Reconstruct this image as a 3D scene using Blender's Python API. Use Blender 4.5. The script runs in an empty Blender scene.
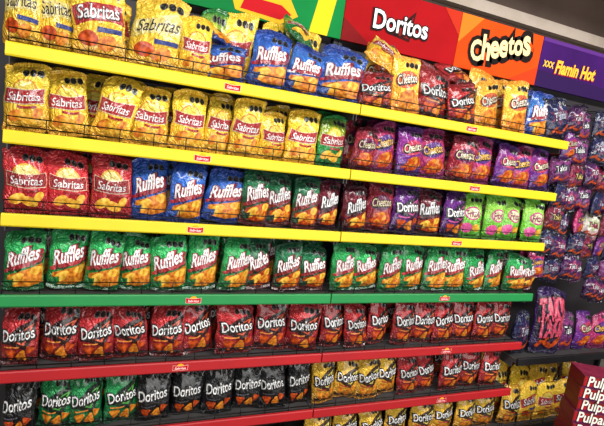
import bpy, bmesh, math, random
from mathutils import Vector, Matrix, noise
random.seed(31)
S = bpy.context.scene
COL = S.collection
S.view_settings.view_transform = 'Standard'
S.view_settings.look = 'None'
PI = math.pi
# ------------------------------------------------------------------ camera
D = 1.70; CH = 1.62; F = 447.0
RT = Vector((.9242, -.3566, .1365)); DN = Vector((.0657, -.2038, -.9768)); FW = Vector((.3762, .9117, -.1650))
cd = bpy.data.cameras.new('camera'); cam = bpy.data.objects.new('camera', cd); COL.objects.link(cam)
cd.sensor_width = 36; cd.sensor_fit = 'HORIZONTAL'; cd.lens = F/604*36; cd.clip_start = .05
M3 = Matrix((RT, -DN, -FW)).transposed()
cam.matrix_world = Matrix.Translation((0, -D, CH)) @ M3.to_quaternion().to_matrix().to_4x4()
S.camera = cam
def XP(u, y, z):
    "world X on the line (y, z) that runs along the aisle, seen at photo column u"
    k = (u-302)/F; d = D+y; h = z-CH
    return (k*(.9117*d-.165*h)+.3566*d-.1365*h)/(.9242-k*.3762)
# ------------------------------------------------------------------ materials
def hexc(s, g=1.0):
    v = [int(s[i:i+2], 16)/255 for i in (0, 2, 4)]
    return tuple([(c/12.92 if c <= .04045 else ((c+.055)/1.055)**2.4)*g for c in v]+[1])
MC = {}
def nodes(name):
    m = bpy.data.materials.new(name); m.use_nodes = True
    return m, m.node_tree.nodes, m.node_tree.links, m.node_tree.nodes['Principled BSDF']
def vary(N, L, src, B):
    oi = N.new('ShaderNodeObjectInfo'); mr = N.new('ShaderNodeMapRange'); mr.inputs['To Min'].default_value = .86; mr.inputs['To Max'].default_value = 1.18
    L.new(oi.outputs['Random'], mr.inputs['Value']); hs = N.new('ShaderNodeHueSaturation'); hs.inputs['Saturation'].default_value = .96; L.new(mr.outputs[0], hs.inputs['Value'])
    L.new(src, hs.inputs['Color']); L.new(hs.outputs[0], B.inputs['Base Color'])
def film(name, stops, rough=.30):
    if name in MC: return MC[name]
    m, N, L, B = nodes(name)
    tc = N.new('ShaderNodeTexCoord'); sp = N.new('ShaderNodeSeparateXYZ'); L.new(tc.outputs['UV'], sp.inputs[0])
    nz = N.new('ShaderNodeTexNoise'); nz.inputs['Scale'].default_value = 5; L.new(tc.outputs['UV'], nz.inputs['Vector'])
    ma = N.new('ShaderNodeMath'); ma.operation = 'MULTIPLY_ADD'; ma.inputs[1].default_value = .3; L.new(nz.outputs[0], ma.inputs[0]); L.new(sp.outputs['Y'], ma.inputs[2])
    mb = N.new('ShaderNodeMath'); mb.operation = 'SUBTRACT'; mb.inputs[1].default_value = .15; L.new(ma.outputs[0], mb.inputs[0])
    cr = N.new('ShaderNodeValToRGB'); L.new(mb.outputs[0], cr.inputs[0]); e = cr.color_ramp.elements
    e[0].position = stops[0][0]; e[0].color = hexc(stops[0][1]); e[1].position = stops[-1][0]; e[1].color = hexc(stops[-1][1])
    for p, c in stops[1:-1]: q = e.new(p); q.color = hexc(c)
    vary(N, L, cr.outputs[0], B); B.inputs['Metallic'].default_value = .22
    finish(N, L, B, tc, rough); MC[name] = m; return m
def finish(N, L, B, tc, rough):
    B.inputs['Roughness'].default_value = rough; B.inputs['Coat Weight'].default_value = .55; B.inputs['Coat Roughness'].default_value = .15
    n1 = N.new('ShaderNodeTexNoise'); n1.inputs['Scale'].default_value = 13; n1.inputs['Detail'].default_value = 2; n1.inputs['Distortion'].default_value = 2.4
    n2 = N.new('ShaderNodeTexVoronoi'); n2.feature = 'F1'
    L.new(tc.outputs['Object'], n1.inputs['Vector']); L.new(n1.outputs[1], n2.inputs['Vector'])
    n2.inputs['Scale'].default_value = 6
    ad = N.new('ShaderNodeMath'); ad.operation = 'ADD'; L.new(n1.outputs[0], ad.inputs[0]); L.new(n2.outputs['Distance'], ad.inputs[1])
    bp = N.new('ShaderNodeBump'); bp.inputs['Strength'].default_value = .72; bp.inputs['Distance'].default_value = .012
    L.new(ad.outputs[0], bp.inputs['Height']); L.new(bp.outputs[0], B.inputs['Normal'])
def ink(c):
    k = 'print '+c
    if k in MC: return MC[k]
    m, N, L, B = nodes(k); tc = N.new('ShaderNodeTexCoord')
    rg = N.new('ShaderNodeRGB'); rg.outputs[0].default_value = hexc(c, .78); vary(N, L, rg.outputs[0], B); finish(N, L, B, tc, .36); MC[k] = m; return m
def two(name, c1, c2, scale=60, rough=.4, metal=0, bump=0, det=4, spec=.5):
    if name in MC: return MC[name]
    m, N, L, B = nodes(name); tc = N.new('ShaderNodeTexCoord')
    nz = N.new('ShaderNodeTexNoise'); nz.inputs['Scale'].default_value = scale; nz.inputs['Detail'].default_value = det
    L.new(tc.outputs['Object'], nz.inputs['Vector'])
    cr = N.new('ShaderNodeValToRGB'); cr.color_ramp.elements[0].position = .35; cr.color_ramp.elements[1].position = .65
    cr.color_ramp.elements[0].color = hexc(c1); cr.color_ramp.elements[1].color = hexc(c2)
    L.new(nz.outputs[0], cr.inputs[0]); L.new(cr.outputs[0], B.inputs['Base Color'])
    B.inputs['Roughness'].default_value = rough; B.inputs['Metallic'].default_value = metal; B.inputs['Specular IOR Level'].default_value = spec
    if bump:
        bp = N.new('ShaderNodeBump'); bp.inputs['Strength'].default_value = bump; L.new(nz.outputs[0], bp.inputs['Height']); L.new(bp.outputs[0], B.inputs['Normal'])
    MC[name] = m; return m
CHIP = two('crisp print orange', 'a0480a', 'e4942c', 70, .4)
CHIP2 = two('crisp print golden', 'c07c12', 'ecc04a', 60, .4)
CHIPR = two('crisp print red', '7c2208', 'cc5216', 70, .4)
# ------------------------------------------------------------------ flat shapes, (x, z) in metres
TC = {}
def text2d(body, shear=0, bold=0.0):
    k = (body, shear, bold)
    if k in TC: return TC[k]
    c = bpy.data.curves.new('t', 'FONT'); c.body = body; c.shear = shear; c.offset = bold; c.resolution_u = 3
    c.align_x = 'CENTER'; o = bpy.data.objects.new('t', c); COL.objects.link(o)
    bpy.context.view_layer.update(); dg = bpy.context.evaluated_depsgraph_get()
    me = bpy.data.meshes.new_from_object(o.evaluated_get(dg))
    vs = [(v.co.x, v.co.y) for v in me.vertices]; fs = [tuple(p.vertices) for p in me.polygons]
    bpy.data.objects.remove(o); bpy.data.curves.remove(c); bpy.data.meshes.remove(me)
    k0 = (body, shear, 0.0)
    xs = [v[0] for v in vs]; ys = [v[1] for v in vs]
    if bold and k0 not in TC: text2d(body, shear, 0.0)
    if bold: cx, cy, w = TC[k0][2]
    else: cx = (min(xs)+max(xs))/2; cy = (min(ys)+max(ys))/2; w = max(xs)-min(xs)
    r = ([((a-cx)/w, (b-cy)/w) for a, b in vs], fs, (cx, cy, w)); TC[k] = r; return r
def T(body, cx, cz, w, mat, lay, shear=0, bold=0.0, rot=0, tall=1.0, arc=0):
    vs, fs, _ = text2d(body, shear, bold); ca, sa = math.cos(rot), math.sin(rot); out = []
    for a, b in vs:
        a, b = a*w, b*w*tall
        b += arc*((a/w)**2)*w
        out.append((cx+a*ca-b*sa, cz+a*sa+b*ca))
    return (out, fs, mat, lay)
def P(pts, mat, lay): return (pts, [tuple(range(len(pts)))], mat, lay)
def EL(cx, cz, rx, rz, mat, lay, n=20, rot=0, a0=0):
    pts = []
    for i in range(n):
        a = a0+2*PI*i/n; x, z = rx*math.cos(a), rz*math.sin(a)
        pts.append((cx+x*math.cos(rot)-z*math.sin(rot), cz+x*math.sin(rot)+z*math.cos(rot)))
    return P(pts, mat, lay)
def BAND(cx, cz, w, h, arc, mat, lay, n=10, rot=0, notch=0):
    vs = []; fs = []
    for i in range(n+1):
        t = i/n*2-1; x = t*w/2; z = arc*t*t
        for s in (-.5, .5): vs.append((x, z+s*h*(1+.15*t*t)))
    ca, sa = math.cos(rot), math.sin(rot)
    vs = [(cx+x*ca-z*sa, cz+x*sa+z*ca) for x, z in vs]
    fs = [(2*i, 2*i+2, 2*i+3, 2*i+1) for i in range(n)]
    return (vs, fs, mat, lay)
def TRI(cx, cz, r, rot, mat, lay, sq=1.0):
    pts = []
    for k in range(3):
        a = rot+2*PI*k/3
        for da in (-.22, 0, .22): pts.append((cx+r*(1 if da == 0 else .95)*math.cos(a+da), cz+sq*r*(1 if da == 0 else .95)*math.sin(a+da)))
    return P(pts, mat, lay)
def WARN(n=3, z=.181, x0=.050):
    out = []
    for i in range(n):
        out.append(EL(x0-i*.0245, z, .0118, .0118, ink('989898'), 2, 8, 0, PI/8)); out.append(EL(x0-i*.0245, z, .0110, .0110, ink('0b0b0b'), 3, 8, 0, PI/8))
    return out
W0, H0, SEAL, TH = .155, .215, .013, .040
# ------------------------------------------------------------------ designs
def d_sab(ribbon, disc, txt, chipm, disc2='f8dc50'):
    L = [EL(0, .128, .044, .034, ink(disc), 1), EL(0, .129, .036, .027, ink(disc2), 2)]
    L += [BAND(0, .106, .130, .043, .010, ink('f0dcb8'), 3), BAND(0, .106, .127, .039, .010, ink(ribbon), 4),
          T('Sabritas', 0, .107, .106, ink(txt), 6, .25, .006, 0, 1.1, .09)]
    L += [EL(-.030, .050, .028, .016, chipm, 1, 18, .4), EL(.010, .042, .030, .016, CHIP2, 2, 18, -.3), EL(.042, .058, .020, .013, chipm, 3, 16, .9),
          BAND(.01, .075, .06, .007, .003, ink(ribbon), 4)]
    return L+WARN()
def d_ruf(out, base2, chipm=CHIP, flash='c8102e', out2='14306e'):
    L = [P([(-.055, .062), (.070, .100), (.073, .030), (.02, .018), (-.062, .024)], chipm, 1)]
    L += [EL(-.020, .050, .032, .017, CHIP2, 2, 18, .5), EL(.030, .046, .032, .018, CHIP, 3, 18, -.2), EL(.048, .076, .022, .015, CHIP2, 2, 18, .2),
          BAND(-.050, .034, .04, .022, .004, ink(base2), 4), BAND(-.01, .090, .12, .010, .0, ink(flash), 4, 10, .26)]
    L += [T('Ruffles', .006, .122, .130, ink(out2), 4, .38, .13, .24, 1.55), T('Ruffles', .004, .124, .127, ink(out), 5, .38, .10, .24, 1.55), T('Ruffles', -.001, .128, .121, ink('ffffff'), 7, .38, .022, .24, 1.55)]
    return L+WARN()
def d_dor(glow, dark, chipm=CHIPR, tx='ffffff', sw='f08a1c'):
    L = [P([(-.072, .096), (.0, .150), (.072, .180), (.060, .12), (.034, .062), (-.022, .080)], ink(dark), 1),
         P([(-.05, .106), (.015, .136), (.058, .160), (.038, .12), (.026, .082), (-.012, .094)], ink(glow), 2), P([(-.035, .108), (.018, .132), (.046, .148), (.030, .12), (.02, .090), (-.006, .099)], ink(dark), 3)]
    L += [TRI(-.030, .048, .024, .5, chipm, 2), TRI(.016, .040, .025, 1.3, CHIP, 3), TRI(.046, .062, .018, .1, chipm, 4), BAND(-.02, .074, .06, .005, .003, ink(sw), 5), BAND(0, .024, .13, .014, 0, ink(dark), 1)]
    L += [T('Doritos', 0, .120, .126, ink('0c0808'), 5, .0, .10, .12, 1.45), T('Doritos', 0, .121, .121, ink(tx), 6, .0, .012, .12, 1.45)]
    return L+WARN()
def d_che(tx, out, chipm=CHIP):
    L = [EL(0, .125, .060, .032, ink(out), 1, 22, .15), T('Cheetos', 0, .127, .104, ink('101010'), 3, .1, .08, .15, 1.7), T('Cheetos', 0, .128, .100, ink(tx), 4, .1, .01, .15, 1.6)]
    L += [EL(.01, .058, .046, .030, CHIP, 1, 18)]
    for i, (x, z, r) in enumerate([(-.035, .05, .5), (-.01, .066, -.4), (.03, .045, .9), (.045, .07, -.9), (-.01, .035, .1)]):
        L.append(EL(x, z, .026, .009, chipm, 2+i % 3, 14, r))
    return L+WARN()
def d_fri(word, tx, out, edge='3a0a0a'):
    L = [BAND(0, .125, .138, .046, -.006, ink(out), 1, 10, .12), T(word, 0, .125, .120, ink(edge), 3, .2, .05, .12, 1.35), T(word, 0, .126, .117, ink(tx), 4, .2, .01, .12, 1.35)]
    L += [EL(-.03, .055, .028, .020, CHIPR, 1, 16), EL(.02, .047, .030, .018, CHIP, 2, 16, .4), BAND(.03, .080, .07, .012, 0, ink('2a3f8c'), 3)]
    return L+WARN()
def d_tak(tx, blob, w=.070):
    L = [P([(-.05, .090), (-.03, .12), (-.055, .145), (-.01, .142), (.01, .170), (.025, .142), (.058, .148), (.036, .12), (.055, .095), (.02, .1), (0, .07), (-.018, .1)], ink(blob), 1),
         T('Takis', 0, .120, w*1.02, ink('120014'), 3, .1, .08, .1, 1.6), T('Takis', 0, .121, w, ink(tx), 4, .1, .01, .1, 1.6)]
    for i, (x, z, r) in enumerate([(-.035, .05, .7), (.0, .04, -.3), (.035, .052, .9)]): L.append(EL(x, z, .026, .008, CHIPR, 2+i, 14, r))
    return L+WARN(2)
def d_big():
    L = [P([(-.07, .05), (-.05, .10), (-.07, .155), (-.01, .16), (.01, .196), (.03, .16), (.07, .17), (.055, .11), (.07, .06), (.02, .065), (0, .03), (-.02, .065)], ink('1c0838'), 1)]
    L += [T('TAKIS', 0, .148, .128, ink('12000c'), 3, .1, .12, .12, 1.9), T('TAKIS', 0, .150, .122, ink('f04a70'), 4, .1, .06, .12, 1.9),
          T('TAKIS', 0, .090, .124, ink('12000c'), 3, .1, .10, .12, 1.8), T('TAKIS', 0, .092, .118, ink('e03c64'), 4, .1, .06, .12, 1.8)]
    for i, (x, z, r) in enumerate([(-.035, .042, .7), (.0, .034, -.3), (.035, .042, .9)]): L.append(EL(x, z, .030, .009, CHIPR, 2+i, 14, r))
    return L
def d_pap():
    L = [EL(0, .12, .050, .032, ink('d8408e'), 1), EL(.0, .12, .042, .025, ink('f0ecc0'), 2), T('Fritos', 0, .12, .072, ink('901858'), 3, .1, .03, .1, 1.5),
         EL(-.03, .05, .034, .026, ink('e4489a'), 1), EL(.03, .052, .026, .018, CHIP2, 2)]
    return L+WARN()
DS = {
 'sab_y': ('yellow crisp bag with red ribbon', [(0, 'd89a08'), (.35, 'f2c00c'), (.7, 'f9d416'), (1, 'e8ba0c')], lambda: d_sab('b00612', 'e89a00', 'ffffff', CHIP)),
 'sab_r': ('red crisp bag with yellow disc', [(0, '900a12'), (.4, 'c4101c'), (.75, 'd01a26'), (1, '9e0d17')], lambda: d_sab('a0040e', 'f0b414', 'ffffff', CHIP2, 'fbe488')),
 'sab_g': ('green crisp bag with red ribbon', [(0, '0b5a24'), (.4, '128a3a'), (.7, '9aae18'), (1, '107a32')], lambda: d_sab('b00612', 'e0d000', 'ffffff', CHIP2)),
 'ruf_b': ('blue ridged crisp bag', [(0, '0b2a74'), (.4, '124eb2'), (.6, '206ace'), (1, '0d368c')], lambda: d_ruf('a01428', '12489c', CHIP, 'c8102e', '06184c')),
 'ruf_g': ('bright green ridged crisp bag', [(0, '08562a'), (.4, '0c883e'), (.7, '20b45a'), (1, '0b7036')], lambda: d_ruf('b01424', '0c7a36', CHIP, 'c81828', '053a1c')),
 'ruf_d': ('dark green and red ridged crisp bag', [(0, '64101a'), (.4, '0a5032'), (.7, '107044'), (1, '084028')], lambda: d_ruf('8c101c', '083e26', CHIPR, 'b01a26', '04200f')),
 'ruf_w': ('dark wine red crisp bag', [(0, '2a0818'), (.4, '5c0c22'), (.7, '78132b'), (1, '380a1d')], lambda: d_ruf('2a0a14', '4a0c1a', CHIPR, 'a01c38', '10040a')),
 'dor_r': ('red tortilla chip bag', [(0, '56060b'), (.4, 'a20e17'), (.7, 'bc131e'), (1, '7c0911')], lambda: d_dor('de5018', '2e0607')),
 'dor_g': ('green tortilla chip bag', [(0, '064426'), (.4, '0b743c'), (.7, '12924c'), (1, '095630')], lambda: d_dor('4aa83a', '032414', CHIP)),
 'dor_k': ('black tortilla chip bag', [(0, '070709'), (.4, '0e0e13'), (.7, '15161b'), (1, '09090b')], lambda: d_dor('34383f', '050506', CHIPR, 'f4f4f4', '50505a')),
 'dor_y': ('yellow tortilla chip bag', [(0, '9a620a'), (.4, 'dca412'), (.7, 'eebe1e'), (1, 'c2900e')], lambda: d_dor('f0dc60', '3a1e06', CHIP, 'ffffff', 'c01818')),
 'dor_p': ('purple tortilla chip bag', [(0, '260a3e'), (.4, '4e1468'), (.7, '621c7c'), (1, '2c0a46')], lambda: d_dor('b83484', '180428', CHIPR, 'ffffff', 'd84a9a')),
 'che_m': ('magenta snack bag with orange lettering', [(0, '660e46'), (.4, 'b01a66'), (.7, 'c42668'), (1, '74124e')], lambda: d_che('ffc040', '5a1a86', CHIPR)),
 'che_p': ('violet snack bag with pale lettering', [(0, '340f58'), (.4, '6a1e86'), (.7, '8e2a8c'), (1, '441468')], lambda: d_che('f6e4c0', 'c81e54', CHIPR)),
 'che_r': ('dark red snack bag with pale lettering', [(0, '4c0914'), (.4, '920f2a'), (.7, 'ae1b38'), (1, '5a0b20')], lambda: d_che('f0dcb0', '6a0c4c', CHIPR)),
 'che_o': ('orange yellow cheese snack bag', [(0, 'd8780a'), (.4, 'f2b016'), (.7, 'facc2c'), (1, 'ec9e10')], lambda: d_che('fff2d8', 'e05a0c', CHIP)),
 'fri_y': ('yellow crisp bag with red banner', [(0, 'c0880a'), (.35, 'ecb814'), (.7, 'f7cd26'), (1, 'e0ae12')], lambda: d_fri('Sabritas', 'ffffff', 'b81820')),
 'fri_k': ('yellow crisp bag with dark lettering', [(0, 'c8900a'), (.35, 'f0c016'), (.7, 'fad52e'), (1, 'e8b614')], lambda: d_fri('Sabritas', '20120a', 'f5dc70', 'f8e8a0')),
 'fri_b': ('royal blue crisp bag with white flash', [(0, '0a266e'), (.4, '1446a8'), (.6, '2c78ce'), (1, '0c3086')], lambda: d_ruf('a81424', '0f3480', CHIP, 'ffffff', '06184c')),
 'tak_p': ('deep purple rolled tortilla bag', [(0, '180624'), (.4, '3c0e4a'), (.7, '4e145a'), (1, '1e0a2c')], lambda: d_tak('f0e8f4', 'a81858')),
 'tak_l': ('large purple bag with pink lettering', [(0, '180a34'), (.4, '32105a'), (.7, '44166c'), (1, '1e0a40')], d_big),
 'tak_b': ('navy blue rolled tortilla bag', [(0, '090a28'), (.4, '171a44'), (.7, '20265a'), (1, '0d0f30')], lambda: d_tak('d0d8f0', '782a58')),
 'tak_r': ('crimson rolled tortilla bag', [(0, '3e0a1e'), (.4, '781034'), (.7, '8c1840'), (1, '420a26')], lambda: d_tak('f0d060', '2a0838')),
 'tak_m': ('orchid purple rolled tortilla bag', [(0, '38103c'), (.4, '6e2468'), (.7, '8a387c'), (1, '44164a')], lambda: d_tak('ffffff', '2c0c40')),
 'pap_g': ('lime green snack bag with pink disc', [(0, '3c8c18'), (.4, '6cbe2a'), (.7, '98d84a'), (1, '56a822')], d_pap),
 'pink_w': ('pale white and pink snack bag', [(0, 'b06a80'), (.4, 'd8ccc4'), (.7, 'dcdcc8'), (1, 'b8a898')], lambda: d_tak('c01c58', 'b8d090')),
}
# ------------------------------------------------------------------ bag meshes
BAGS = {}
NVAR = 6
def bag_meshes(design, var):
    k = (design, var)
    if k in BAGS: return BAGS[k]
    desc, stops, items = DS[design]
    rnd = random.Random(sum(map(ord, design))*7+var*31)
    sd = rnd.uniform(0, 50); th = TH*rnd.uniform(.8, 1.15); k1 = rnd.uniform(5, 9); k2 = rnd.uniform(6, 11); bow = rnd.uniform(-.006, .006)
    skew = rnd.uniform(-.08, .08); droop = rnd.uniform(.004, .020); droop2 = rnd.uniform(.002, .008); fold = rnd.uniform(-1.2, 1.2); shl = rnd.uniform(-1.6, 1.6)
    hb = H0-2*SEAL
    def wave(x, env): return .0060*math.sin(x/W0*k1+sd)*env
    def surf(x, z, side=-1):
        v = min(max((z-SEAL)/hb, 0), 1); hw = W0/2*(1-.05*math.sin(PI*v)); u = min(max(x/hw, -1), 1)
        e = math.sin(PI*v)
        t = th*max(0, 1-abs(u)**2.1)**.62*max(e, 0)**.55*(1.15-.32*v)
        edge = max(0, 1-abs(u)**4)
        ends = min(v, 1-v)
        pl = .0078*math.sin(u*k2*1.5+sd+2*v)*math.exp(-ends/.13)*min(1, ends*22)*edge
        n = noise.noise(Vector((x*20+sd, z*15, sd)))*.0120*e*edge
        rg = 1-abs(noise.noise(Vector((x*30+sd, z*22, 9+sd))))*2.2   # creased ridges
        n += max(0, rg-.45)*.0075*e*edge-.002*e
        y = t+.0007*(edge > 0)+(pl+n)
        return side*max(y, .0006 if edge > 0 else 0)+wave(x, 1-e)+bow*e
    def warp(x, y, z):
        "crumpled outline: shear, drooping corners, wavy sides, folded top seal"
        v = z/H0; u = x/(W0/2)
        zz = z-droop*abs(u)**2.6*v**2-shl*.006*u*v+droop2*abs(u)**3*(1-v)**2+.0055*noise.noise(Vector((x*20, sd, v*3)))*v
        xx = x*(1-.06*v**4-.04*(1-v)**6)+skew*z*v+.0065*noise.noise(Vector((z*22+sd, u*.8, 4.2)))
        if z > H0-SEAL: y += fold*(z-(H0-SEAL))
        return (xx, y, zz)
    me = bpy.data.meshes.new('film_body'); bm = bmesh.new(); uv = bm.loops.layers.uv.new('UVMap')
    NU, NV = 24, 32
    for side in (-1, 1):
        g = []
        for j in range(NV+1):
            v = j/NV; v = .5-.5*math.cos(PI*v)*.6-.5*(1-2*v)*.4
            z = SEAL+v*hb; hw = W0/2*(1-.05*math.sin(PI*v)); row = []
            for i in range(NU+1):
                u = -math.cos(PI*i/NU)*.5+(2*i/NU-1)*.5; x = u*hw
                y = surf(x, z, side) if 0 < i < NU else surf(x, z, 1)
                row.append((bm.verts.new(warp(x, y, z)), (x/W0+.5, z/H0)))
            g.append(row)
        for j in range(NV):
            for i in range(NU):
                q = [g[j][i], g[j][i+1], g[j+1][i+1], g[j+1][i]]
                if side > 0: q.reverse()
                f = bm.faces.new([a[0] for a in q]); f.smooth = True
                for l, a in zip(f.loops, q): l[uv].uv = a[1]
    bmesh.ops.remove_doubles(bm, verts=bm.verts[:], dist=.00002)
    mats = [film('film '+design, stops)]; idx = {}
    for pts, faces, mt, lay in items():
        if mt.name not in idx: idx[mt.name] = len(mats); mats.append(mt)
        b2 = bmesh.new(); vv = [b2.verts.new((p[0], 0, p[1])) for p in pts]
        for f in faces:
            try: b2.faces.new([vv[i] for i in f])
            except ValueError: pass
        big = len(faces) < 30
        bmesh.ops.triangulate(b2, faces=b2.faces[:])
        for it in range(4 if big else 1):
            lim = .008 if big else .009
            es = [e for e in b2.edges if e.calc_length() > lim]
            if not es: break
            bmesh.ops.subdivide_edges(b2, edges=es, cuts=1); bmesh.ops.triangulate(b2, faces=[f for f in b2.faces if len(f.verts) > 3])
        b2.normal_update(); mp = {}
        for v in b2.verts:
            x = max(-W0*.46, min(W0*.46, v.co.x)); mp[v] = bm.verts.new(warp(x, surf(x, v.co.z)-.0010-.0006*lay, v.co.z))
        for f in b2.faces:
            q = [mp[v] for v in f.verts]
            if f.normal.y > 0: q.reverse()
            try: nf = bm.faces.new(q)
            except ValueError: continue
            nf.smooth = True; nf.material_index = idx[mt.name]
        b2.free()
    bm.to_mesh(me); bm.free()
    for m in mats: me.materials.append(m)
    seals = []
    for top in (False, True):
        ms = bpy.data.meshes.new('seal'); b = bmesh.new(); uv = b.loops.layers.uv.new('UVMap'); n = 36
        z0, z1 = (H0-SEAL-.002, H0) if top else (SEAL+.002, 0)
        rows = []
        for r in range(7):
            t = r/6; rr = []
            for i in range(n+1):
                x = -W0/2+W0*i/n; z = z0+(z1-z0)*t
                if r == 6: z += (.0022 if i % 2 else 0)*(-1 if top else 1)
                rr.append((x, wave(x, 1)+(.0009 if r % 2 else -.0009), z))
            rows.append(rr)
        for s in (-.0008, .0008):
            g = [[b.verts.new(warp(x, y+s, z)) for x, y, z in rr] for rr in rows]
            for r in range(6):
                for i in range(n):
                    f = b.faces.new([g[r][i], g[r][i+1], g[r+1][i+1], g[r+1][i]])
                    for l in f.loops: l[uv].uv = (.5, .98 if top else .05)
        b.normal_update(); b.to_mesh(ms); b.free(); ms.materials.append(mats[0]); seals.append(ms)
    BAGS[k] = (me, seals[1], seals[0]); return BAGS[k]
def place_bag(design, x, y, z, w=W0, h=H0, rot=(0, 0, 0), name='snack_bag', var=None, thick=1.0):
    me, st, sb = bag_meshes(design, random.randrange(NVAR) if var is None else var)
    r = bpy.data.objects.new(name, None); r.empty_display_size = .05; COL.objects.link(r)
    for n, m in (('film_body', me), ('top_seal', st), ('bottom_seal', sb)):
        o = bpy.data.objects.new(n, m); o.parent = r; COL.objects.link(o)
    lift = abs(math.sin(rot[1]))*w*.5
    r.location = (x, y, z+lift*.8); r.rotation_euler = rot; r.scale = (w/W0, thick, h/H0); r['category'] = 'snack bag'
    return r
ORD = ['first', 'second', 'third', 'fourth', 'fifth', 'sixth', 'seventh', 'eighth', 'ninth', 'tenth', 'eleventh', 'twelfth', 'thirteenth', 'fourteenth', 'fifteenth', 'sixteenth', 'seventeenth', 'eighteenth', 'nineteenth', 'twentieth']
# ------------------------------------------------------------------ generic mesh helpers
def bx(bm, x0, x1, y0, y1, z0, z1, mi=0):
    v = [bm.verts.new(p) for p in ((x0,y0,z0),(x1,y0,z0),(x1,y1,z0),(x0,y1,z0),(x0,y0,z1),(x1,y0,z1),(x1,y1,z1),(x0,y1,z1))]
    for q in ((0,3,2,1),(4,5,6,7),(0,1,5,4),(1,2,6,5),(2,3,7,6),(3,0,4,7)):
        f = bm.faces.new([v[i] for i in q]); f.material_index = mi
def tube(bm, a, b, r, n=8):
    a, b = Vector(a), Vector(b); d = (b-a).normalized(); p = d.orthogonal().normalized(); q = d.cross(p)
    A = [bm.verts.new(a+r*(math.cos(t)*p+math.sin(t)*q)) for t in [2*PI*i/n for i in range(n)]]
    B = [bm.verts.new(b+r*(math.cos(t)*p+math.sin(t)*q)) for t in [2*PI*i/n for i in range(n)]]
    for i in range(n): bm.faces.new((A[i], A[(i+1) % n], B[(i+1) % n], B[i])).smooth = True
    bm.faces.new(A[::-1]); bm.faces.new(B)
def mk(name, bm, mats, parent=None, bev=0):
    me = bpy.data.meshes.new(name); bmesh.ops.recalc_face_normals(bm, faces=bm.faces[:]) if bev >= 0 else None
    bm.to_mesh(me); bm.free()
    for m in (mats if isinstance(mats, list) else [mats]): me.materials.append(m)
    o = bpy.data.objects.new(name, me); COL.objects.link(o)
    if parent: o.parent = parent
    if bev > 0:
        md = o.modifiers.new('bevel', 'BEVEL'); md.width = bev; md.segments = 2; md.limit_method = 'ANGLE'
    return o
def empty(name, loc, label, cat, group=None):
    r = bpy.data.objects.new(name, None); r.empty_display_size = .1; COL.objects.link(r); r.location = loc
    r['label'] = label; r['category'] = cat
    if group: r['group'] = group
    return r
def tag(o, label, cat, group=None):
    o['label'] = label; o['category'] = cat
    if group: o['group'] = group
def flat(name, shapes, y, parent, step=.0006, ox=0, oz=0):
    "printed shapes lying on a surface that faces the aisle"
    bm = bmesh.new(); mats = []
    for pts, faces, mt, lay in shapes:
        if mt not in mats: mats.append(mt)
        vv = [bm.verts.new((ox+p[0], y-step*lay, oz+p[1])) for p in pts]
        for f in faces:
            try: nf = bm.faces.new([vv[i] for i in f]); nf.material_index = mats.index(mt)
            except ValueError: continue
            nf.normal_update()
            if nf.normal.y > 0: nf.normal_flip()
    return mk(name, bm, mats, parent, -1)
def pt(c):
    k = 'sign ink '+c
    return two(k, c, c, 3, .75, spec=.2)
# ------------------------------------------------------------------ the setting
def struct(name, x0, x1, y0, y1, z0, z1, m):
    bm = bmesh.new(); bx(bm, x0, x1, y0, y1, z0, z1); o = mk(name, bm, m); o['kind'] = 'structure'; return o
struct('floor', -3, 8, -3.2, 1.7, -.05, 0, two('floor tile', '6a6660', '7c7870', 5, .25))
struct('ceiling', -3, 8, -3.2, 1.7, 3.3, 3.35, two('ceiling paint', '5a463c', '6a544a', 3, .8))
struct('wall_back', -3, 8, 1.6, 1.7, 0, 3.3, two('dark brown wall', '4c3c34', '5c4a40', 2, .7))
struct('wall_right', 7.9, 8, -3.2, 1.6, 0, 3.3, two('brown side wall', '6a5a54', '76665c', 2, .7))
struct('wall_left', -3, -2.9, -3.2, 1.6, 0, 3.3, two('brown side wall', '6a5a54', '76665c', 2, .7))
struct('wall_front', -2.9, 7.9, -3.2, -3.1, 0, 3.3, two('aisle wall paint', '6a645e', '7a746e', 2, .7))
struct('trim_1', -2.9, 7.9, 1.52, 1.6, 2.86, 2.95, two('pale beam', 'b0a090', 'c0b0a2', 4, .6))
# ------------------------------------------------------------------ gondola
XA, XB, XC, XD = -.365, .893, 2.125, 3.38
BK = .335
mdark = two('dark metal', '161518', '1e1d21', 8, .5, .3)
mback = two('gondola back panel', '242024', '2e292d', 6, .6)
mboard = two('shelf board metal', '464444', '545252', 10, .45, .3)
mwire = two('black wire', '0c0c0d', '17171a', 30, .35, .5)
for (a, b, nm) in ((XA, XB, 'left'), (XB, XC, 'middle'), (XC, XD, 'right')):
    r = empty('gondola_frame', ((a+b)/2, BK, 0), 'dark steel shelving frame with back panel, %s bay of the aisle' % nm, 'shelving frame', 'shelving frames')
    bm = bmesh.new(); hw = (b-a)/2-.001; bx(bm, -hw-(.12 if nm == 'left' else 0), hw, .012, .03, .0, 2.34); mk('back_panel', bm, mback, r)
    for sx in (-1, 1):
        bm = bmesh.new(); bx(bm, sx*hw-(.022 if sx > 0 else 0), sx*hw+(.022 if sx < 0 else 0), -.02, .011, 0, 2.34)
        mk('upright_post', bm, mdark, r, .002)
    bm = bmesh.new(); bx(bm, -hw, hw, -BK, -.022, 0, .080 if nm != 'right' else .06); o = mk('base_plinth', bm, mdark, None, .003); o.location = ((a+b)/2, BK, 0)
    tag(o, 'dark metal base plinth under the %s bay' % nm, 'plinth', 'base plinths')
SZ = [1.766, 1.494, 1.220, .934, .648, .365]
SN = ['top', 'second', 'third', 'fourth', 'fifth', 'sixth']
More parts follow.
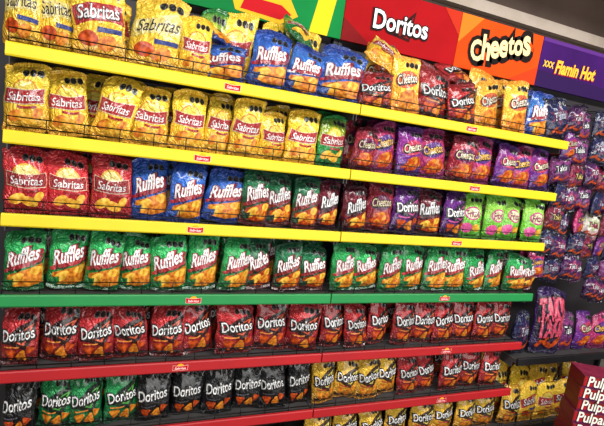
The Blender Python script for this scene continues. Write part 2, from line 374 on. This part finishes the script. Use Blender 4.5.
myel = two('yellow price strip', 'd6bc06', 'e2ca0a', 3, .5); mgre = two('green price strip', '0f7c3c', '128641', 3, .5); mred = two('red price strip', 'a00c16', 'b01019', 3, .5)
smat = [(myel, 'yellow'), (myel, 'yellow'), (myel, 'yellow'), (mgre, 'green'), (mred, 'red'), (mred, 'red')]
EMB = {0: (232, 470), 1: (202, 473), 2: (195, 455), 3: (193, 443), 4: (180, 445), 5: (None, 440)}
def shelf(a, b, zc, sm, cname, lab, glab=None, emb=None, gh=.066):
    r = empty('shelf', ((a+b)/2, 0, zc), lab, 'shelf', 'shelves of the snack aisle'); hw = (b-a)/2-.003
    bm = bmesh.new(); bx(bm, -hw, hw, .004, BK-.022, -.012, .010)
    bx(bm, -hw+.002, -hw+.006, .03, BK-.022, -.045 if zc > .2 else -.02, -.012); bx(bm, hw-.006, hw-.002, .03, BK-.022, -.045 if zc > .2 else -.02, -.012); mk('board', bm, mboard, r)
    bm = bmesh.new()
    pr = [(.003, .022), (-.006, .022), (-.009, .018), (-.012, -.016), (-.009, -.021), (.003, -.021)]   # slanted, rounded price channel
    n = len(pr); A = [bm.verts.new((-hw, y, z)) for y, z in pr]; B = [bm.verts.new((hw, y, z)) for y, z in pr]
    for i in range(n): bm.faces.new((A[i], A[(i+1) % n], B[(i+1) % n], B[i]))
    bm.faces.new(A[::-1]); bm.faces.new(B)
    st = mk('price_strip', bm, sm, r)
    if emb is not None:
        e = emb-(a+b)/2
        flat('emblem', [EL(0, .004, .015, .014, pt('f5a81c'), 1), BAND(0, -.002, .060, .020, .003, pt('f0e0d0'), 2), BAND(0, -.002, .058, .018, .003, pt('c00818'), 3),
             T('Sabritas', 0, -.0015, .044, pt('ffffff'), 4, .2, 0, 0, 1.0)], -.0125, st, .0003, e, 0)
    if glab:
        bm = bmesh.new()
        for zz in (.036, gh): tube(bm, (-hw+.004, .007, zz), (hw-.004, .007, zz), .0021, 6)
        k = 11
        for i in range(k+1):
            x = -hw+.005+(2*hw-.01)*i/k; tube(bm, (x, .0072, .0102), (x, .0072, gh), .0017, 6)
        o = mk('wire_fence', bm, mwire, None); o.location = ((a+b)/2, 0, zc); tag(o, glab, 'wire fence', 'wire fences along the shelf edges')
    return r
for i, z in enumerate(SZ):
    for j, (a, b, nm) in enumerate(((XA, XB, 'left'), (XB, XC, 'middle'))):
        e = EMB[i][j]
        shelf(a, b, z, smat[i][0], smat[i][1], '%s edged metal shelf, %s from the top in the %s bay' % (smat[i][1], ORD[i], nm),
              'thin black wire fence on the %s edged shelf, %s from top, %s bay' % (smat[i][1], ORD[i], nm), XP(e, 0, z) if e else None)
shelf(XB, XC, .105, mred, 'red', 'red edged base shelf lowest of the middle bay', 'thin black wire fence on the lowest shelf, middle bay')
# ------------------------------------------------------------------ rows of bags
pend = []
def reg(o, design, shelfname, row):
    pend.append((o, design, shelfname, row))
def jit(a): return random.uniform(-a, a)
def row(i, spans, dy=.056, mess=1.0):
    z = SZ[i]+.010
    for n, sp in enumerate(spans):
        u0, u1, dz = sp[0], sp[1], sp[2]; h = sp[3] if len(sp) > 3 else .231+jit(.011)
        x0, x1 = XP(u0, .05, z+.1), XP(u1, .05, z+.1); w = max(.115, min(.2, (x1-x0)*1.05)); xc = (x0+x1)/2
        mm = mess*(2.2 if i == 0 and n > 3 else 1)
        o = place_bag(dz, xc+jit(.004), dy+(n % 2)*.020+jit(.003), z, w, h, (-math.radians(2+random.random()*6), math.radians(jit(6*mm)), math.radians(jit(13))), thick=.82)
        reg(o, dz, SN[i], 'front')
        db = sp[4] if len(sp) > 4 else dz
        hb = sp[5] if len(sp) > 5 else (.243+jit(.005) if i else .27+jit(.03))
        o = place_bag(db, xc+.035+jit(.02), dy+.142, z, min(w*1.0, .16), hb, (-math.radians(1+random.random()*2), math.radians(jit(4*mm)), math.radians(jit(10))), thick=.72)
        reg(o, db, SN[i], 'back')
# top shelf
row(0, [(6, 40, 'fri_k', .24), (40, 74, 'fri_k', .245), (74, 128, 'fri_y', .27), (128, 182, 'fri_k', .275), (184, 206, 'sab_y', .22, 'sab_g', .30),
        (199, 246, 'ruf_b', .145, 'sab_y', .305), (248, 284, 'ruf_b', .225, 'sab_y', .30), (285, 318, 'fri_b', .20, 'sab_y', .295), (317, 358, 'ruf_b', .225, 'fri_b', .27),
        (364, 394, 'dor_r', .165, 'che_o', .295), (395, 420, 'che_o', .255, 'dor_r', .24), (420, 450, 'dor_r', .225), (450, 480, 'dor_r', .185, 'dor_r', .25), (480, 504, 'che_o', .235), (504, 530, 'che_o', .265),
        (529, 550, 'fri_b', .24), (550, 570, 'tak_b', .22)])
# bags lying back on the heap of the top shelf
for (u, d, y, zz, w, h, rot) in ((222, 'ruf_b', .10, .150, .15, .19, (-1.15, .1, .5)), (376, 'sab_y', .085, .175, .15, .19, (-.75, .45, -.25)), (466, 'dor_r', .10, .185, .14, .18, (-.95, -.2, .3)), (300, 'sab_g', .10, .205, .14, .17, (-.9, .3, .2))):
    z = SZ[0]+.01+zz; o = place_bag(d, XP(u, y, z), y, z, w, h, rot, thick=.8); o['label'] = '%s lying back on top of the top shelf heap' % DS[d][0]
row(1, [(4, 50, 'sab_y'), (50, 91, 'sab_y'), (91, 131, 'sab_y'), (131, 170, 'sab_y'), (170, 204, 'sab_y'), (204, 230, 'sab_y'), (230, 260, 'sab_y'), (260, 287, 'sab_y', .20), (287, 318, 'sab_y'), (318, 346, 'sab_g'),
        (352, 374, 'che_r', .20), (374, 397, 'che_m'), (397, 424, 'che_p'), (424, 449, 'che_m'), (449, 472, 'che_r'), (472, 494, 'che_m'), (494, 514, 'che_p'), (514, 533, 'che_m'), (533, 551, 'che_p')], mess=1.2)
row(2, [(3, 48, 'sab_r'), (48, 91, 'sab_r'), (91, 132, 'sab_r'), (132, 168, 'ruf_b'), (168, 202, 'ruf_b'), (202, 240, 'ruf_b'), (240, 268, 'ruf_d'), (268, 294, 'ruf_d'), (294, 318, 'ruf_d'), (318, 338, 'ruf_w'),
        (344, 368, 'ruf_w', .21), (368, 392, 'che_r'), (392, 418, 'dor_p'), (418, 441, 'ruf_w'), (441, 464, 'dor_p'), (464, 485, 'pap_g'), (485, 504, 'pap_g'), (504, 523, 'pap_g'), (523, 543, 'pap_g')])
row(3, [(2, 44, 'ruf_g'), (44, 82, 'ruf_g'), (82, 118, 'ruf_g'), (118, 151, 'ruf_g'), (151, 187, 'ruf_g'), (187, 218, 'ruf_g'), (218, 249, 'ruf_g'), (249, 274, 'ruf_d'), (274, 300, 'ruf_d'), (300, 328, 'ruf_d', .21),
        (332, 356, 'ruf_g'), (356, 380, 'ruf_g'), (380, 402, 'ruf_g'), (402, 425, 'ruf_g'), (425, 446, 'ruf_g'), (446, 466, 'ruf_g'), (466, 487, 'ruf_g'), (487, 506, 'ruf_g'), (506, 524, 'ruf_g', .21), (522, 537, 'ruf_d', .2)])
row(4, [(1, 39, 'dor_r'), (39, 79, 'dor_r'), (79, 114, 'dor_r'), (114, 150, 'dor_r'), (150, 184, 'dor_r'), (184, 216, 'dor_r'), (216, 255, 'dor_r'), (255, 287, 'dor_r'), (287, 317, 'dor_r'),
        (323, 346, 'dor_r'), (346, 369, 'dor_r'), (369, 392, 'dor_r'), (392, 414, 'dor_r'), (414, 434, 'dor_r'), (434, 455, 'dor_r'), (455, 475, 'dor_r'), (475, 493, 'dor_r'), (493, 512, 'dor_r')])
row(5, [(0, 35, 'dor_k'), (35, 71, 'dor_g'), (71, 104, 'dor_g'), (104, 137, 'dor_g'), (137, 171, 'dor_k'), (171, 203, 'dor_k'), (203, 233, 'dor_k'), (233, 262, 'dor_k'), (262, 288, 'dor_k'), (288, 311, 'dor_k'),
        (314, 336, 'dor_y'), (336, 358, 'dor_y'), (358, 379, 'dor_y'), (379, 399, 'dor_y'), (399, 420, 'dor_r'), (420, 440, 'dor_r'), (440, 460, 'dor_r'), (460, 479, 'dor_r'), (479, 498, 'dor_r')])
for k in range(8):
    o = place_bag('dor_y', XB+.08+k*.152, .055+(k % 2)*.01, .115, .150, .215, (-.09, jit(.06), jit(.12)), thick=.82); reg(o, 'dor_y', 'lowest', 'front')
def group_labels():
    from collections import defaultdict
    g = defaultdict(list)
    for o, d, s, r in pend: g[(d, s, r)].append(o)
    for (d, s, r), L in g.items():
        L.sort(key=lambda o: o.location.x); desc = DS[d][0]
        for i, o in enumerate(L):
            if len(L) == 1: o['label'] = '%s, only one in the %s row, %s shelf' % (desc, r, s)
            else: o['label'] = '%s, %s from left, %s row, %s shelf' % (desc, ORD[i] if i < 20 else 'last', r, s)
            o['group'] = '%ss in the %s row of the %s shelf' % (desc, r, s)
group_labels()
# ------------------------------------------------------------------ header signs
def header(a, b, m, shapes, label, z0=2.09, z1=2.355):
    r = empty('header_sign', ((a+b)/2, BK-.03, z0), label, 'sign', 'printed header signs over the shelves')
    bm = bmesh.new(); hw = (b-a)/2-.0015; bx(bm, -hw, hw, -.012, .006, 0, z1-z0); p = mk('sign_panel', bm, m, r, .001)
    flat('sign_print', [s for s in shapes(-hw, hw, z1-z0)], -.0125, r, .0012)
def hm(n, a, b): return two(n, a, b, 3, .8, spec=.15)
mhr = hm('red header print', '9c0810', 'ac0c16'); mho = hm('orange header print', 'e4440a', 'ee520e'); mhp = hm('purple header print', '360f56', '421468'); mhg = hm('green header print', '0c6a34', '10803c')
XM = 1.548
def s_red(l, r, h): return [P([(-.085, .075), (.055, .205), (.040, .060)], pt('380608'), 1), P([(-.055, .083), (.043, .178), (.033, .073)], pt('8c1410'), 2), P([(l, 0), (l+.16, 0), (l, .10)], pt('7a070e'), 1), P([(r-.11, h), (r, h), (r, .15)], pt('c02c12'), 1),
    T('Doritos', -.02, .128, .31, pt('181010'), 4, 0, .08, .02, 1.2), T('Doritos', -.02, .130, .305, pt('ffffff'), 5, 0, .02, .02, 1.2)]
def s_ora(l, r, h):
    L = [P([(l, h), (l+.14, h), (l, .12)], pt('f07a1c'), 1), P([(r-.2, 0), (r, 0), (r, .1)], pt('c83a0c'), 1)]
    # bouncy letters set one by one
    x = -.200
    for i, (ch, wd, dz, ro) in enumerate((('C', .070, -.024, .24), ('h', .052, -.004, .07), ('e', .055, -.012, .18), ('e', .055, -.002, .04), ('t', .038, .014, .14), ('o', .060, .008, .12), ('s', .048, .022, .26))):
        cx = x+wd/2; z = .126+dz+i*.007
        L.append(T(ch, cx+.002, z-.003, wd*1.0, pt('140a06'), 3, 0, .16, ro, 1.35)); L.append(T(ch, cx, z, wd*.92, pt('ffe0a4'), 4, 0, .035, ro, 1.35)); x += wd+.003
    return L
def s_pur(l, r, h): return [P([(l, .0), (l+.9, 0), (l+1.0, .06), (l, .09)], pt('2a0c48'), 1), P([(l, h-.02), (l+1.1, h-.02), (l+1.1, h), (l, h)], pt('5a2a80'), 1),
    T('XXX', l+.070, .128, .080, pt('f5c04a'), 3, .1, .04, 0, 1.3), T('Flamin Hot', l+.290, .128, .33, pt('a0183c'), 3, .2, .07, .03, 1.35), T('Flamin Hot', l+.290, .130, .325, pt('ffc23a'), 4, .2, .035, .03, 1.35)]
def s_gre(l, r, h):
    return [P([(l+.1, 0), (l+.45, 0), (l+.6, h), (l+.3, h)], pt('c8c0a0'), 1), P([(r-.16, 0), (r-.07, 0), (r-.03, h), (r-.11, h)], pt('e8c81c'), 1),
            P([(r-.50, .02), (r-.30, .0), (r-.22, .05), (r-.26, .11), (r-.44, .12), (r-.52, .07)], pt('e8b020'), 1), P([(r-.48, .03), (r-.30, .02), (r-.25, .05), (r-.30, .08), (r-.46, .085)], pt('b80c18'), 2)]
header(XA, XB, mhg, s_gre, 'green header sign with cream and yellow stripes above the left bay')
header(XB, XM, mhr, s_red, 'red header sign with white lettering over a dark triangle')
header(XM, XC, mho, s_ora, 'orange header sign with cream black outlined lettering')
header(XC, XD, mhp, s_pur, 'purple header sign with yellow lettering above hanging bags')
# ------------------------------------------------------------------ right bay: hanging bags on peg hooks
hang = ['tak_p', 'tak_r', 'tak_m', 'che_p', 'tak_b', 'tak_p', 'tak_m', 'che_m', 'tak_p', 'tak_b', 'tak_r']
for c in range(6):
    for k in range(8 if c > 3 else 7):
        x = XC+.072+c*.116; zt = 1.985-k*.134-(.02 if c % 2 else 0)+jit(.008)
        h = empty('peg_hook', (x, BK-.01, zt-.006), 'steel peg hook in column %s from left, row %s from top' % (ORD[c], ORD[k]), 'hook', 'peg hooks of the right bay')
        bm = bmesh.new(); tube(bm, (0, .02, 0), (0, -.30, 0), .0022, 6); tube(bm, (0, -.30, 0), (0, -.318, .012), .0022, 6); mk('rod', bm, mwire, h)
        bm = bmesh.new(); bx(bm, -.012, .012, .010, .018, -.02, .02); mk('hook_plate', bm, mwire, h, .001)
        for q, yy in enumerate((.062, .150) if c < 1 else (.062,)):
            d = hang[(c*2+k*3+(c*k) % 3) % len(hang)]
            if q == 0 and c == 3 and k == 4: d = 'pink_w'
            o = place_bag(d, x+jit(.010), yy+jit(.018), zt-.160, .120, .160, (jit(.12), jit(.18), jit(.45)), thick=.70)
            o.location.z = zt-.160
            o['label'] = '%s on peg hook, column %s, row %s, %s' % (DS[d][0], ORD[c], ORD[k], 'in front' if q == 0 else 'behind'); o['group'] = 'snack bags hanging on the peg hooks'
shelf(XC, XD, .545, mdark, 'black', 'black edged metal shelf under the hanging purple bags')
shelf(XC, XD, .100, mdark, 'black', 'black edged low metal shelf holding yellow bags', 'black wire fence holding back the yellow bags, right bay', None, .10)
o = place_bag('tak_l', XC+.250, .052, .556, .220, .410, (-.06, .04, -.14), thick=1.05, var=0); o['label'] = 'large family size purple bag with pink lettering on black edged shelf'
o = place_bag('tak_b', XC+.070, .07, .556, .125, .26, (-.06, .03, .10), thick=.8); o['label'] = 'slim navy blue bag left of the large purple bag'
for k, d in enumerate(['tak_m', 'che_p', 'che_m', 'tak_r']):
    o = place_bag(d, XC+.44+k*.15, .07, .556, .145, .25, (-.08, jit(.08), jit(.15)), thick=.85); o['label'] = '%s, %s right of the large purple bag' % (DS[d][0], ORD[k])
for k in range(15):
    d = ['dor_y', 'fri_y', 'sab_y', 'fri_y'][k % 4]; q = k // 5
    o = place_bag(d, XC+.090+(k % 5)*.150+jit(.008), .050+q*.095, .111, .155, .250+.06*q, (-.07, jit(.12), jit(.18)), thick=.78); o['label'] = '%s on low black shelf, %s from left, %s row' % (DS[d][0], ORD[k % 5], ['front', 'middle', 'back'][q]); o['group'] = 'yellow bags on the low black shelf'
# ------------------------------------------------------------------ stack of red candy boxes
mcb = two('red carton', '720e14', '80141a', 8, .5)
NB = 9
for k in range(NB):
    lab = 'red candy carton with white lettering, %s from the top of the stack' % ORD[NB-1-k]
    r = empty('candy_carton', (2.43+jit(.008), -.36+jit(.008), k*.0688), lab, 'carton', 'stacked red candy cartons'); r.rotation_euler.z = -.50+jit(.04)
    bm = bmesh.new(); bx(bm, -.17, .17, 0, .15, 0, .066); mk('carton_body', bm, mcb, r, .002)
    bm = bmesh.new(); bx(bm, -.172, .172, -.002, .152, .0662, .0682); mk('lid', bm, two('carton lid', '6c1430', '8c2444', 22, .5), r)
    flat('front_print', [BAND(0, .033, .33, .048, .003, pt('a8161e'), 1), BAND(0, .008, .33, .010, 0, pt('5a1248'), 2), EL(.135, .034, .024, .020, pt('b06a18'), 2), T('Pulparindo', -.020, .034, .262, pt('2a0408'), 3, .1, .06, .03, 1.3), T('Pulparindo', -.020, .035, .256, pt('f6eee2'), 4, .1, .02, .03, 1.3)], -.0003, r, .0005)
# ------------------------------------------------------------------ light
def area(name, loc, sx, sy, e, rot=(0, 0, 0)):
    l = bpy.data.lights.new(name, 'AREA'); l.shape = 'RECTANGLE'; l.size = sx; l.size_y = sy; l.energy = e; l.color = (1, .985, .95)
    o = bpy.data.objects.new(name, l); COL.objects.link(o); o.location = loc; o.rotation_euler = rot
area('aisle_and_fill_light', (.0, -1.9, 3.1), 2.4, .35, 84, (math.radians(30), 0, 0))
area('aisle_and_fill_light', (2.9, -1.9, 3.1), 2.4, .35, 84, (math.radians(30), 0, 0))
area('aisle_and_fill_light', (1.4, -2.9, 1.3), 5.0, .8, 74, (math.radians(90), 0, 0))  # added fill by the front wall to brighten the shelves, not a store fixture
area('far_aisle_light', (3.0, 1.0, 3.1), 3.0, .18, 18)
w = bpy.data.worlds.new('world'); S.world = w; w.use_nodes = True
w.node_tree.nodes['Background'].inputs[0].default_value = (.9, .95, 1, 1); w.node_tree.nodes['Background'].inputs[1].default_value = .45
